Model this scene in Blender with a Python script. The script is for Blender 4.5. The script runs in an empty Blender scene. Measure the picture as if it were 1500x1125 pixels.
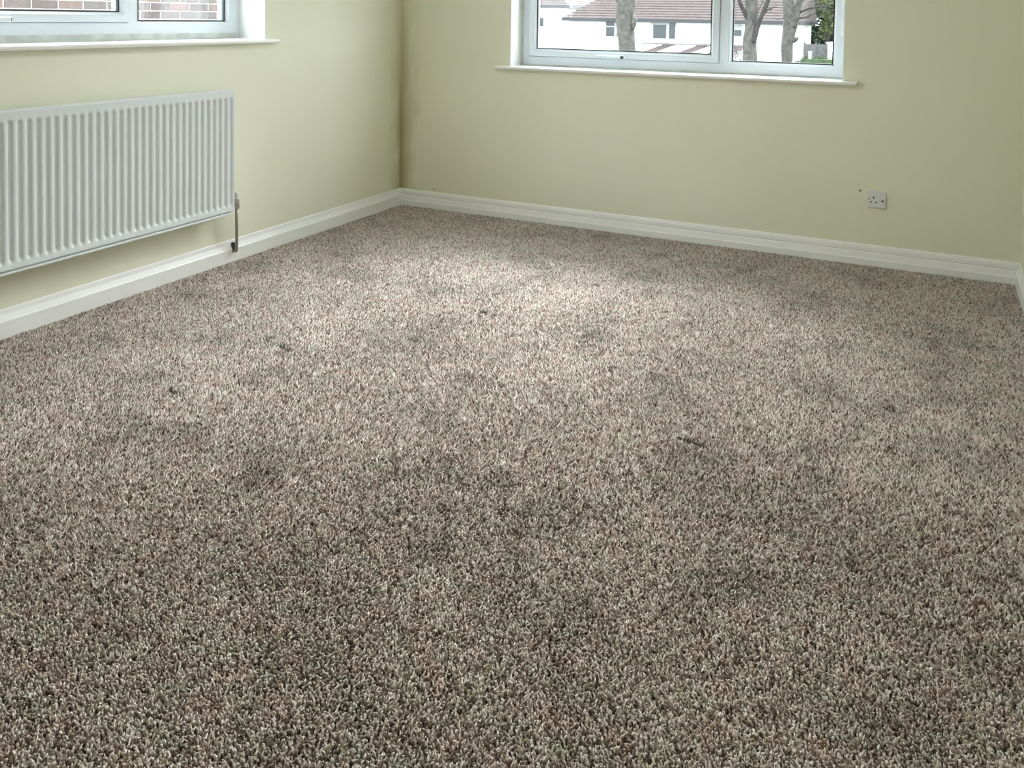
import bpy, bmesh, math, random
import numpy as np
from mathutils import Vector, Matrix, noise as mnoise

# ------------------------------------------------------------------ camera, sky, exposure
scene = bpy.context.scene
COL = scene.collection
CAM_POS = (3.206, -4.888, 1.27)
F_PX, CY, YAW, PITCH, ROLL = 1277.03, 79.465, -0.455013, 0.0439338, 0.0167608
cam_data = bpy.data.cameras.new('camera')
cam = bpy.data.objects.new('camera', cam_data)
COL.objects.link(cam)
cy_, sy_ = math.cos(YAW), math.sin(YAW)
f0, r0, u0 = Vector((sy_, cy_, 0)), Vector((cy_, -sy_, 0)), Vector((0, 0, 1))
fw = math.cos(PITCH) * f0 - math.sin(PITCH) * u0
up = math.cos(PITCH) * u0 + math.sin(PITCH) * f0
rt = math.cos(ROLL) * r0 + math.sin(ROLL) * up
up = math.cos(ROLL) * up - math.sin(ROLL) * r0
cam.matrix_world = Matrix(((rt.x, up.x, -fw.x, CAM_POS[0]), (rt.y, up.y, -fw.y, CAM_POS[1]),
                           (rt.z, up.z, -fw.z, CAM_POS[2]), (0, 0, 0, 1)))
cam_data.sensor_fit = 'HORIZONTAL'
cam_data.sensor_width = 36.0
cam_data.lens = 36.0 * F_PX / 1500.0
cam_data.shift_y = (CY - 562.5) / 1500.0        # rise/fall lens shift: verticals stay nearly upright
cam_data.clip_start, cam_data.clip_end = 0.05, 500
scene.camera = cam

SKY = 8.6
world = bpy.data.worlds.new('overcast_sky')
scene.world = world
world.use_nodes = True
wn = world.node_tree.nodes
bg = wn['Background']
bg.inputs['Color'].default_value = (0.88, 0.95, 1.0, 1)
bg.inputs['Strength'].default_value = SKY

SUN_EL, SUN_AZ = math.radians(31), math.radians(5)   # veiled sun behind thin cloud, beyond the street
sun_data = bpy.data.lights.new('veiled_sun', 'SUN')
sun_data.energy = 15.5
sun_data.angle = math.radians(52)
sun_data.color = (0.97, 0.98, 1.0)
sun = bpy.data.objects.new('veiled_sun', sun_data)
COL.objects.link(sun)
sun.location = (8, 20, 18)
sd = Vector((math.sin(SUN_AZ) * math.cos(SUN_EL), math.cos(SUN_AZ) * math.cos(SUN_EL), math.sin(SUN_EL)))
sun.rotation_euler = sd.to_track_quat('Z', 'Y').to_euler()

FILL = 28.0                                       # radiance of the added ceiling fill light, out of view
FILL_COL = (1.0, 0.98, 0.95)

vs = scene.view_settings
vs.view_transform = 'Standard'
vs.look = 'None'
vs.gamma = 1.0
vs.exposure = 0.06
vs.use_curve_mapping = False
scene.cycles.max_bounces = 10
scene.cycles.diffuse_bounces = 7
scene.cycles.use_denoising = True
scene.cycles.sample_clamp_indirect = 8.0

rng = random.Random(7)
nrg = np.random.default_rng(11)

# ------------------------------------------------------------------ helpers
def link(o, parent=None):
    COL.objects.link(o)
    if parent is not None:
        o.parent = parent
    return o

def tag(o, label=None, cat=None, group=None, kind=None):
    if label: o['label'] = label
    if cat: o['category'] = cat
    if group: o['group'] = group
    if kind: o['kind'] = kind
    return o

def empty(name, loc=(0, 0, 0)):
    o = bpy.data.objects.new(name, None)
    o.empty_display_size = 0.1
    o.location = loc
    return link(o)

def mesh_obj(name, verts, faces, mat, parent=None, smooth=False):
    """verts in world space; when parented to an Empty at a location they are shifted to local space."""
    off = world_off(parent)
    me = bpy.data.meshes.new(name)
    me.from_pydata([(v[0] - off[0], v[1] - off[1], v[2] - off[2]) for v in verts], [], faces)
    me.materials.append(mat)
    bm = bmesh.new(); bm.from_mesh(me)
    bmesh.ops.recalc_face_normals(bm, faces=bm.faces)
    bm.to_mesh(me); bm.free()
    if smooth:
        for p in me.polygons: p.use_smooth = True
    o = bpy.data.objects.new(name, me)
    return link(o, parent)

def world_off(p):
    v = [0, 0, 0]
    while p is not None:
        for i in range(3): v[i] += p.location[i]
        p = p.parent
    return v

class MB:
    def __init__(s): s.v, s.f = [], []
    def add(s, verts, faces):
        b = len(s.v)
        s.v += [tuple(v) for v in verts]
        s.f += [tuple(i + b for i in f) for f in faces]
    def box(s, x0, x1, y0, y1, z0, z1):
        s.add([(x0, y0, z0), (x1, y0, z0), (x1, y1, z0), (x0, y1, z0), (x0, y0, z1), (x1, y0, z1), (x1, y1, z1), (x0, y1, z1)],
              [(0, 3, 2, 1), (4, 5, 6, 7), (0, 1, 5, 4), (1, 2, 6, 5), (2, 3, 7, 6), (3, 0, 4, 7)])
        return s
    def prism(s, prof, a, b, f):
        """closed profile list of 2d points extruded from a to b; f(p, q, t) -> xyz"""
        n = len(prof)
        s.add([f(p[0], p[1], a) for p in prof] + [f(p[0], p[1], b) for p in prof],
              [tuple(range(n))[::-1], tuple(range(n, 2 * n))] + [(i, (i + 1) % n, n + (i + 1) % n, n + i) for i in range(n)])
        return s
    def tube(s, pts, radii, seg=8, wob=0.0, cap=True, seed=0):
        pts = [Vector(p) for p in pts]
        rings = []
        ref = Vector((0.31, 0.87, 0.2)).normalized()
        for i, p in enumerate(pts):
            d = (pts[min(i + 1, len(pts) - 1)] - pts[max(i - 1, 0)]).normalized()
            a = d.cross(ref)
            if a.length < 1e-3: a = d.cross(Vector((1, 0, 0)))
            a.normalize(); b = d.cross(a).normalized()
            ring = []
            for k in range(seg):
                t = 2 * math.pi * k / seg
                r = radii[i]
                if wob: r *= 1 + wob * mnoise.noise(Vector((math.cos(t) * 1.7 + seed, math.sin(t) * 1.7, p.z * 2.3 + p.x)))
                ring.append(p + a * (r * math.cos(t)) + b * (r * math.sin(t)))
            rings.append(ring)
        vs_ = [tuple(v) for r in rings for v in r]
        fs = []
        for i in range(len(pts) - 1):
            for k in range(seg):
                fs.append((i * seg + k, i * seg + (k + 1) % seg, (i + 1) * seg + (k + 1) % seg, (i + 1) * seg + k))
        if cap:
            fs.append(tuple(range(seg))[::-1]); fs.append(tuple((len(pts) - 1) * seg + k for k in range(seg)))
        s.add(vs_, fs)
        return s
    def ring(s, u0, u1, v0, v1, prof, f):
        """mitred frame: closed profile of (inset, depth) swept round a rectangle; f(u, v, d) -> xyz"""
        n = len(prof); verts = []
        for (cu, cv) in ((0, 0), (1, 0), (1, 1), (0, 1)):
            for (i, d) in prof:
                verts.append(f((u0 + i) if cu == 0 else (u1 - i), (v0 + i) if cv == 0 else (v1 - i), d))
        fs = []
        for c in range(4):
            for k in range(n):
                a, b = c * n + k, c * n + (k + 1) % n
                c2 = (c + 1) % 4
                fs.append((a, b, c2 * n + (k + 1) % n, c2 * n + k))
        s.add(verts, fs)
        return s
    def build(s, name, mat, parent=None, smooth=False, bevel=0):
        o = mesh_obj(name, s.v, s.f, mat, parent, smooth)
        if bevel:
            m = o.modifiers.new('bevel', 'BEVEL'); m.width = bevel; m.segments = 2; m.limit_method = 'ANGLE'
        return o

# ------------------------------------------------------------------ materials
def new_mat(name):
    m = bpy.data.materials.new(name); m.use_nodes = True
    return m, m.node_tree.nodes, m.node_tree.links, m.node_tree.nodes['Principled BSDF']

def plain(name, col, rough=0.5, metal=0.0, spec=0.5, var=0.0, vscale=8.0, bump=0.0, bscale=60.0):
    m, n, l, p = new_mat(name)
    p.inputs['Base Color'].default_value = (*col, 1)
    p.inputs['Roughness'].default_value = rough
    p.inputs['Metallic'].default_value = metal
    p.inputs['Specular IOR Level'].default_value = spec
    if var or bump:
        geo = n.new('ShaderNodeNewGeometry')
    if var:
        nz = n.new('ShaderNodeTexNoise'); nz.inputs['Scale'].default_value = vscale; nz.inputs['Detail'].default_value = 4
        l.new(geo.outputs['Position'], nz.inputs['Vector'])
        rp = n.new('ShaderNodeValToRGB')
        rp.color_ramp.elements[0].position = 0.3; rp.color_ramp.elements[1].position = 0.7
        rp.color_ramp.elements[0].color = (*[c * (1 - var) for c in col], 1)
        rp.color_ramp.elements[1].color = (*[min(1, c * (1 + var)) for c in col], 1)
        l.new(nz.outputs['Fac'], rp.inputs['Fac']); l.new(rp.outputs['Color'], p.inputs['Base Color'])
    if bump:
        nb = n.new('ShaderNodeTexNoise'); nb.inputs['Scale'].default_value = bscale; nb.inputs['Detail'].default_value = 3
        l.new(geo.outputs['Position'], nb.inputs['Vector'])
        bp = n.new('ShaderNodeBump'); bp.inputs['Strength'].default_value = bump; bp.inputs['Distance'].default_value = 0.002
        l.new(nb.outputs['Fac'], bp.inputs['Height']); l.new(bp.outputs['Normal'], p.inputs['Normal'])
    return m

def math_node(n, l, op, a, b=None, c=None):
    x = n.new('ShaderNodeMath'); x.operation = op
    for i, v in enumerate((a, b, c)):
        if v is None: continue
        if isinstance(v, (int, float)): x.inputs[i].default_value = v
        else: l.new(v, x.inputs[i])
    return x.outputs[0]

def mixc(n, l, fac, a, b, mode='MIX'):
    x = n.new('ShaderNodeMix'); x.data_type = 'RGBA'; x.blend_type = mode
    for sock, v in ((x.inputs[0], fac), (x.inputs[6], a), (x.inputs[7], b)):
        if isinstance(v, (int, float)): sock.default_value = v
        elif isinstance(v, tuple): sock.default_value = (*v, 1)
        else: l.new(v, sock)
    return x.outputs[2]

def ramp(n, l, fac, stops):
    r = n.new('ShaderNodeValToRGB'); e = r.color_ramp.elements
    while len(e) < len(stops): e.new(0.5)
    for el, (p, c) in zip(e, stops):
        el.position = p; el.color = (*c, 1) if isinstance(c, tuple) else (c, c, c, 1)
    l.new(fac, r.inputs['Fac'])
    return r.outputs['Color']

def paint_material():
    """cream emulsion with roller stipple, a damp brown stain up the corner, two small drill marks"""
    m, n, l, p = new_mat('cream_wall_paint')
    geo = n.new('ShaderNodeNewGeometry'); pos = geo.outputs['Position']
    sep = n.new('ShaderNodeSeparateXYZ'); l.new(pos, sep.inputs[0])
    nz = n.new('ShaderNodeTexNoise'); nz.inputs['Scale'].default_value = 1.6; nz.inputs['Detail'].default_value = 3
    l.new(pos, nz.inputs['Vector'])
    base = ramp(n, l, nz.outputs['Fac'], [(0.3, (0.785, 0.78, 0.625)), (0.7, (0.815, 0.81, 0.66))])
    # distance from the room corner (x = 0, y = 0)
    d = math_node(n, l, 'ADD', math_node(n, l, 'ABSOLUTE', sep.outputs['X']), math_node(n, l, 'ABSOLUTE', sep.outputs['Y']))
    st = n.new('ShaderNodeTexNoise'); st.inputs['Scale'].default_value = 5; st.inputs['Detail'].default_value = 6
    mp = n.new('ShaderNodeMapping'); mp.inputs['Scale'].default_value = (2.0, 2.0, 0.8)
    l.new(pos, mp.inputs['Vector']); l.new(mp.outputs[0], st.inputs['Vector'])
    width = math_node(n, l, 'MULTIPLY_ADD', st.outputs['Fac'], 0.42, -0.06)
    fac = math_node(n, l, 'SUBTRACT', 1.0, math_node(n, l, 'DIVIDE', d, width))
    fac = math_node(n, l, 'POWER', math_node(n, l, 'MAXIMUM', fac, 0.0), 1.8)
    low = n.new('ShaderNodeMapRange'); low.inputs['From Min'].default_value = 1.5; low.inputs['From Max'].default_value = 0.5
    l.new(sep.outputs['Z'], low.inputs['Value'])
    fac = math_node(n, l, 'MULTIPLY', fac, math_node(n, l, 'MULTIPLY_ADD', low.outputs[0], 0.55, 0.25))
    col = mixc(n, l, fac, base, (0.33, 0.26, 0.07))
    for c, r in (((2.862, 0.0, 0.385), 0.006), ((0.26, 0.0, 0.122), 0.005)):
        vd = n.new('ShaderNodeVectorMath'); vd.operation = 'DISTANCE'; l.new(pos, vd.inputs[0]); vd.inputs[1].default_value = c
        mk = math_node(n, l, 'LESS_THAN', vd.outputs['Value'], r)
        col = mixc(n, l, mk, col, (0.2, 0.2, 0.17))
    l.new(col, p.inputs['Base Color'])
    p.inputs['Roughness'].default_value = 0.62
    p.inputs['Specular IOR Level'].default_value = 0.35
    nb = n.new('ShaderNodeTexNoise'); nb.inputs['Scale'].default_value = 210; nb.inputs['Detail'].default_value = 2
    l.new(pos, nb.inputs['Vector'])
    n2 = n.new('ShaderNodeTexNoise'); n2.inputs['Scale'].default_value = 6; l.new(pos, n2.inputs['Vector'])
    hsum = math_node(n, l, 'ADD', nb.outputs['Fac'], math_node(n, l, 'MULTIPLY', n2.outputs['Fac'], 6.0))
    b = n.new('ShaderNodeBump'); b.inputs['Strength'].default_value = 0.25; b.inputs['Distance'].default_value = 0.0015
    l.new(hsum, b.inputs['Height']); l.new(b.outputs['Normal'], p.inputs['Normal'])
    return m

# carpet marks: (x, y, radius, darkness) worn/dirty patches and (x0, y0, x1, y1, width) furniture dents
SPOTS = [(1.587, -3.112, .07, .5), (2.167, -2.805, .07, .5), (2.148, -3.145, .09, .55), (2.845, -2.923, .10, .5),
         (3.096, -1.805, .09, .55), (2.025, -2.82, .10, .4), (3.247, -1.97, .10, .35), (1.157, -2.522, .10, .45),
         (2.60, -2.40, .16, .4), (1.10, -2.60, .07, .45), (0.945, -2.815, .05, .4), (2.0, -1.75, .16, .3), (1.3, -2.0, .2, .25),
         (1.491, -1.614, .022, 1.9), (1.78, -1.02, .020, 1.5), (2.4, -2.1, .18, .25), (2.75, -2.6, .2, .3), (3.1, -2.7, .22, .25)]
DENTS = [(2.535, -2.315, 2.625, -2.338, .010), (0.985, -2.32, 1.045, -2.345, .010), (0.92, -2.80, 0.965, -2.815, .008),
         (3.06, -1.80, 3.14, -1.805, .007)]

PILE = 0.009
YARN = [(0.0, (0.09, 0.060, 0.042)), (0.16, (0.34, 0.260, 0.210)), (0.40, (0.64, 0.545, 0.485)), (0.70, (0.81, 0.730, 0.680)), (1.0, (0.92, 0.855, 0.81))]

def carpet_material():
    m, n, l, p = new_mat('speckled_twist_pile')
    geo = n.new('ShaderNodeNewGeometry'); pos = geo.outputs['Position']
    # wobble the lookup so that the tufts curl
    wob = n.new('ShaderNodeTexNoise'); wob.inputs['Scale'].default_value = 95; wob.inputs['Detail'].default_value = 2
    l.new(pos, wob.inputs['Vector'])
    wv = n.new('ShaderNodeVectorMath'); wv.operation = 'SCALE'; wv.inputs['Scale'].default_value = 0.016
    l.new(wob.outputs['Color'], wv.inputs[0])
    ad = n.new('ShaderNodeVectorMath'); l.new(pos, ad.inputs[0]); l.new(wv.outputs[0], ad.inputs[1])
    flat = n.new('ShaderNodeMapping'); flat.inputs['Scale'].default_value = (1, 1, 0); l.new(ad.outputs[0], flat.inputs['Vector'])
    vor = n.new('ShaderNodeTexVoronoi'); vor.inputs['Scale'].default_value = 150; l.new(flat.outputs[0], vor.inputs['Vector'])
    vc = n.new('ShaderNodeSeparateColor'); l.new(vor.outputs['Color'], vc.inputs[0])
    tuft = ramp(n, l, vc.outputs[0], [(0.0, (0.075, 0.052, 0.038)), (0.20, (0.22, 0.165, 0.132)), (0.45, (0.44, 0.370, 0.325)),
                                      (0.75, (0.63, 0.560, 0.520)), (1.0, (0.78, 0.715, 0.68))])
    # gaps between tufts multiplied darker: shade deep in the pile put into the colour
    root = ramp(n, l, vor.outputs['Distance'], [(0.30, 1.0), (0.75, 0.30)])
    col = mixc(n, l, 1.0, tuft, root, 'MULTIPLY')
    # faint pink / green heather drift
    hz = n.new('ShaderNodeTexNoise'); hz.inputs['Scale'].default_value = 14; hz.inputs['Detail'].default_value = 3; l.new(pos, hz.inputs['Vector'])
    tint = ramp(n, l, hz.outputs['Fac'], [(0.3, (0.96, 1.0, 0.96)), (0.5, (1.0, 1.0, 1.0)), (0.7, (1.03, 0.97, 0.96))])
    col = mixc(n, l, 1.0, col, tint, 'MULTIPLY')
    # trodden, grubby patches
    dz = n.new('ShaderNodeTexNoise'); dz.inputs['Scale'].default_value = 3.2; dz.inputs['Detail'].default_value = 6; dz.inputs['Roughness'].default_value = 0.62
    l.new(pos, dz.inputs['Vector'])
    dirt = ramp(n, l, dz.outputs['Fac'], [(0.28, 0.70), (0.48, 0.98), (0.7, 1.06)])
    col = mixc(n, l, 1.0, col, dirt, 'MULTIPLY')
    sp = n.new('ShaderNodeTexNoise'); sp.inputs['Scale'].default_value = 26; sp.inputs['Detail'].default_value = 4; l.new(pos, sp.inputs['Vector'])
    wa = n.new('ShaderNodeAttribute'); wa.attribute_name = 'wear_shade'
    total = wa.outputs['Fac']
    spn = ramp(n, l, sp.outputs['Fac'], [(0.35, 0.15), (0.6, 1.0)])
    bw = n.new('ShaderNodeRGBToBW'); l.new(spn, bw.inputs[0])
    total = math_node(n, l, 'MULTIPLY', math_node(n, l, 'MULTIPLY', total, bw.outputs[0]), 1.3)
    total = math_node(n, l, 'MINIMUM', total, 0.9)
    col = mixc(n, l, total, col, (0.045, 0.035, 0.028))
    l.new(col, p.inputs['Base Color'])
    p.inputs['Roughness'].default_value = 1.0
    p.inputs['Specular IOR Level'].default_value = 0.0
    p.inputs['Sheen Weight'].default_value = 0.35
    p.inputs['Sheen Roughness'].default_value = 0.6
    p.inputs['Sheen Tint'].default_value = (0.95, 0.93, 0.92, 1)
    hgt = math_node(n, l, 'SUBTRACT', 1.0, vor.outputs['Distance'])
    fine = n.new('ShaderNodeTexNoise'); fine.inputs['Scale'].default_value = 420; fine.inputs['Detail'].default_value = 2; l.new(pos, fine.inputs['Vector'])
    hgt = math_node(n, l, 'MULTIPLY_ADD', fine.outputs['Fac'], 0.6, hgt)
    b = n.new('ShaderNodeBump'); b.inputs['Strength'].default_value = 0.9; b.inputs['Distance'].default_value = 0.006
    l.new(hgt, b.inputs['Height']); l.new(b.outputs['Normal'], p.inputs['Normal'])
    return m

def pile_material():
    m, n, l, p = new_mat('heather_yarn')
    geo = n.new('ShaderNodeNewGeometry'); pos = geo.outputs['Position']
    ya = n.new('ShaderNodeAttribute'); ya.attribute_name = 'yarn'
    col = ramp(n, l, ya.outputs['Fac'], YARN)
    hz = n.new('ShaderNodeTexNoise'); hz.inputs['Scale'].default_value = 14; hz.inputs['Detail'].default_value = 2; l.new(pos, hz.inputs['Vector'])
    tint = ramp(n, l, hz.outputs['Fac'], [(0.3, (0.95, 1.0, 0.95)), (0.5, (1.0, 1.0, 1.0)), (0.7, (1.04, 0.97, 0.96))])
    col = mixc(n, l, 1.0, col, tint, 'MULTIPLY')
    dz = n.new('ShaderNodeTexNoise'); dz.inputs['Scale'].default_value = 3.2; dz.inputs['Detail'].default_value = 6; dz.inputs['Roughness'].default_value = 0.62
    l.new(pos, dz.inputs['Vector'])
    col = mixc(n, l, 1.0, col, ramp(n, l, dz.outputs['Fac'], [(0.30, 0.66), (0.48, 0.97), (0.7, 1.05)]), 'MULTIPLY')
    sp = n.new('ShaderNodeTexNoise'); sp.inputs['Scale'].default_value = 26; sp.inputs['Detail'].default_value = 3; l.new(pos, sp.inputs['Vector'])
    wa = n.new('ShaderNodeAttribute'); wa.attribute_name = 'wear_shade'
    bw = n.new('ShaderNodeMapRange'); bw.inputs['From Min'].default_value = .35; bw.inputs['From Max'].default_value = .6; bw.inputs['To Min'].default_value = .3
    l.new(sp.outputs['Fac'], bw.inputs['Value'])
    tot = math_node(n, l, 'MINIMUM', math_node(n, l, 'MULTIPLY', math_node(n, l, 'MULTIPLY', wa.outputs['Fac'], bw.outputs[0]), 1.2), 0.9)
    col = mixc(n, l, tot, col, (0.05, 0.038, 0.03))
    l.new(col, p.inputs['Base Color'])
    p.inputs['Roughness'].default_value = 0.9
    p.inputs['Specular IOR Level'].default_value = 0.15
    return m

def glass_material():
    m, n, l, p = new_mat('window_glass')
    n.remove(p)
    out = n['Material Output']
    tr = n.new('ShaderNodeBsdfTransparent'); tr.inputs['Color'].default_value = (0.95, 0.97, 0.965, 1)
    gl = n.new('ShaderNodeBsdfGlossy'); gl.inputs['Roughness'].default_value = 0.02
    fr = n.new('ShaderNodeLayerWeight'); fr.inputs['Blend'].default_value = 0.5
    mx = n.new('ShaderNodeMixShader')
    l.new(math_node(n, l, 'MULTIPLY_ADD', math_node(n, l, 'POWER', fr.outputs['Facing'], 5.0), 0.5, 0.02), mx.inputs[0]); l.new(tr.outputs[0], mx.inputs[1]); l.new(gl.outputs[0], mx.inputs[2])
    l.new(mx.outputs[0], out.inputs['Surface'])
    return m

def emission(name, col, s):
    m, n, l, p = new_mat(name)
    n.remove(p)
    e = n.new('ShaderNodeEmission'); e.inputs['Color'].default_value = (*col, 1); e.inputs['Strength'].default_value = s
    l.new(e.outputs[0], n['Material Output'].inputs['Surface'])
    return m

def brick_material():
    m, n, l, p = new_mat('multi_stock_brick')
    oi = n.new('ShaderNodeObjectInfo'); geo = n.new('ShaderNodeNewGeometry')
    c = ramp(n, l, oi.outputs['Random'], [(0.0, (0.062, 0.046, 0.045)), (0.3, (0.080, 0.062, 0.059)), (0.55, (0.072, 0.064, 0.061)), (0.8, (0.100, 0.067, 0.057)), (1.0, (0.112, 0.068, 0.063))])
    nz = n.new('ShaderNodeTexNoise'); nz.inputs['Scale'].default_value = 22; nz.inputs['Detail'].default_value = 5; l.new(geo.outputs['Position'], nz.inputs['Vector'])
    c = mixc(n, l, 1.0, c, ramp(n, l, nz.outputs['Fac'], [(0.3, 0.8), (0.7, 1.2)]), 'MULTIPLY')
    l.new(c, p.inputs['Base Color']); p.inputs['Roughness'].default_value = 0.9
    return m

M = dict(
    paint=paint_material(), carpet=carpet_material(), glass=glass_material(), brick=brick_material(),
    pile=pile_material(),
    skirt=plain('white_skirting_gloss', (0.90, 0.905, 0.90), 0.35, var=0.02, vscale=5),
    ceiling=plain('ceiling_white', (0.85, 0.85, 0.83), 0.9),
    upvc=plain('white_upvc', (0.74, 0.80, 0.86), 0.25),
    reveal=plain('white_reveal_paint', (0.88, 0.89, 0.88), 0.5, var=0.02, vscale=9),
    sill=plain('white_sill_gloss', (0.86, 0.86, 0.84), 0.3),
    timber=plain('grubby_white_timber', (0.60, 0.64, 0.60), 0.5, var=0.14, vscale=16),
    sash_shade=plain('grey_sash_shade', (0.20, 0.23, 0.26), 0.6),  # grey of the painted shade lines round the casements
    gasket=plain('black_rubber_gasket', (0.015, 0.017, 0.02), 0.6),
    dark=plain('dark_recess', (0.02, 0.02, 0.02), 0.6),
    rad=plain('white_radiator_enamel', (0.70, 0.74, 0.76), 0.3),
    chrome=plain('tarnished_chrome', (0.50, 0.49, 0.46), 0.38, metal=1.0),
    pipe=plain('dull_plated_pipe', (0.34, 0.33, 0.29), 0.42, metal=0.8),
    socket=plain('white_socket_plastic', (0.72, 0.73, 0.74), 0.3),
    cord=plain('white_blind_cord', (0.85, 0.86, 0.88), 0.4),
    render=plain('white_house_render', (0.80, 0.79, 0.77), 0.9, var=0.03, vscale=0.6),
    tile=plain('red_brown_roof_tile', (0.058, 0.040, 0.039), 0.85, var=0.22, vscale=3.0),
    tile2=plain('pinkish_roof_tile', (0.055, 0.037, 0.035), 0.85, var=0.2, vscale=3.0),
    fascia=plain('dark_gutter', (0.022, 0.023, 0.028), 0.5),
    wglass=plain('dark_house_glass', (0.02, 0.025, 0.028), 0.25),
    wframe=plain('house_window_white', (0.3, 0.31, 0.32), 0.5),
    bark=plain('grey_bark', (0.056, 0.052, 0.046), 0.95, var=0.5, vscale=12, bump=0.9, bscale=22),
    bark2=plain('dark_bark', (0.025, 0.022, 0.020), 0.95, var=0.3, vscale=11, bump=0.8, bscale=22),
    twig=plain('pale_twig', (0.045, 0.04, 0.036), 0.9),
    leaf_d=plain('dark_evergreen_leaf', (0.020, 0.036, 0.018), 0.7, var=0.4, vscale=1.5),
    leaf_y=plain('yellow_green_leaf', (0.07, 0.085, 0.024), 0.7, var=0.35, vscale=1.8),
    blossom=plain('pale_pink_blossom', (0.125, 0.095, 0.098), 0.8, var=0.25, vscale=6),
    hedge=plain('hedge_leaf', (0.030, 0.052, 0.018), 0.8, var=0.4, vscale=4),
    lawn=plain('rough_grass', (0.035, 0.05, 0.024), 0.95, var=0.3, vscale=1.2),
    drive=plain('pink_block_drive', (0.07, 0.056, 0.052), 0.9, var=0.2, vscale=2),
    fence=plain('weathered_fence', (0.12, 0.115, 0.115), 0.9, var=0.25, vscale=4),
    mortar=plain('pale_mortar', (0.27, 0.25, 0.235), 0.95, var=0.12, vscale=12),
    opal=emission('added_fill_glow', FILL_COL, FILL),
)

# ------------------------------------------------------------------ room shell
RW, RY, RH, WT = 3.6, -5.9, 2.4, 0.29      # right wall x, rear wall y, ceiling height, outer wall thickness
BW = (0.800, 2.763, 0.936, 2.146)           # back window opening x0 x1 z0 z1
LW = (-3.376, -1.312, 1.104, 2.146)          # left window opening y0 y1 z0 z1

def wall_with_hole(name, u0, u1, v0, v1, hole, d0, d1, f, mat):
    us, vz = [u0, hole[0], hole[1], u1], [v0, hole[2], hole[3], v1]
    mb = MB(); verts = [f(u, v, d) for d in (d0, d1) for v in vz for u in us]
    fs = []
    idx = lambda k, j, i: k * 16 + j * 4 + i
    for k in (0, 1):
        for j in range(3):
            for i in range(3):
                if (i, j) != (1, 1): fs.append((idx(k, j, i), idx(k, j, i + 1), idx(k, j + 1, i + 1), idx(k, j + 1, i)))
    for i in range(3):
        for j in (0, 3): fs.append((idx(0, j, i), idx(0, j, i + 1), idx(1, j, i + 1), idx(1, j, i)))
        for j in (0, 3): fs.append((idx(0, i, j), idx(0, i + 1, j), idx(1, i + 1, j), idx(1, i, j)))
    for a, b in (((1, 1), (1, 2)), ((2, 1), (2, 2)), ((1, 1), (2, 1)), ((1, 2), (2, 2))):
        fs.append((idx(0, *a), idx(0, *b), idx(1, *b), idx(1, *a)))
    mb.add(verts, fs)
    return tag(mb.build(name, mat), kind='structure')

fb = lambda u, v, d: (u, d, v)             # back wall / window: u = x, depth = +y outwards
fl = lambda u, v, d: (-d, u, v)            # left wall / window: u = y, depth = -x outwards
w = wall_with_hole('wall_back', -WT, RW + 0.12, -0.3, RH + .2, BW, 0.0, WT, fb, M['paint'])
tag(w, 'cream painted wall with the wide street window and socket', 'wall')
w = wall_with_hole('wall_left', RY - .12, 0.0, -0.3, RH + .2, LW, 0.0, WT, fl, M['paint'])
tag(w, 'cream painted wall behind the radiator', 'wall')
w = tag(MB().box(RW, RW + .12, RY - .12, 0.0, -.3, RH + .2).build('wall_right', M['paint']), 'narrow slice of pale wall at the right edge', 'wall', kind='structure')
w = tag(MB().box(0.0, RW, RY - .12, RY, -.3, RH + .2).build('wall_rear', M['paint']), 'cream wall behind the viewpoint', 'wall', kind='structure')
w = tag(MB().box(0.0, RW, RY, 0.0, RH, RH + .2).build('ceiling', M['ceiling']), 'white painted ceiling', 'ceiling', kind='structure')

# carpeted floor: a fine grid with soft unevenness and real furniture dents
def dent_depth(X, Y):
    Z = np.zeros_like(X)
    for (x0, y0, x1, y1, wd) in DENTS:
        dx, dy = x1 - x0, y1 - y0
        t = np.clip(((X - x0) * dx + (Y - y0) * dy) / (dx * dx + dy * dy), 0, 1)
        Z += 0.010 * np.exp(-(np.hypot(X - x0 - t * dx, Y - y0 - t * dy) / (wd * 1.1)) ** 2)
    return np.minimum(Z, .011)

def wear_shade_at(X, Y):
    W = np.zeros_like(X)
    for (x, y, r, k) in SPOTS:
        W = np.maximum(W, .8 * k * np.clip(1.15 - np.hypot(X - x, Y - y) / r, 0, 1))
    for (x0, y0, x1, y1, wd) in DENTS:                      # dark crease: soil plus the shade in the dent, put into the colour
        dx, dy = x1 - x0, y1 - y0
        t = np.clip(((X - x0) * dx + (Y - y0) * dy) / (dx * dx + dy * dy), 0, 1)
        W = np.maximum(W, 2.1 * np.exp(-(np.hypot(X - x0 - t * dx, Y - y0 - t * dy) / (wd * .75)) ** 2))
    return W

def carpet():
    nx, ny = 150, 246
    xs = np.linspace(0.0, RW, nx); ys = np.linspace(RY, 0.0, ny)
    X, Y = np.meshgrid(xs, ys)
    Z = 0.0012 * np.sin(X * 9 + np.sin(Y * 5)) * np.sin(Y * 7 + np.cos(X * 4))
    Z -= PILE + dent_depth(X, Y)
    V = np.stack([X.ravel(), Y.ravel(), Z.ravel()], 1)
    i = np.arange(nx * ny).reshape(ny, nx)
    F = np.stack([i[:-1, :-1].ravel(), i[:-1, 1:].ravel(), i[1:, 1:].ravel(), i[1:, :-1].ravel()], 1)
    me = bpy.data.meshes.new('floor')
    me.from_pydata(V.tolist(), [], F.tolist()); me.materials.append(M['carpet'])
    me.polygons.foreach_set('use_smooth', [True] * len(me.polygons))
    me.attributes.new('wear_shade', 'FLOAT', 'POINT').data.foreach_set('value', wear_shade_at(X, Y).ravel().astype(np.float32))
    o = link(bpy.data.objects.new('floor', me))
    return tag(o, 'speckled grey-brown twist pile carpet with worn patches', 'carpet', kind='structure')

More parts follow.
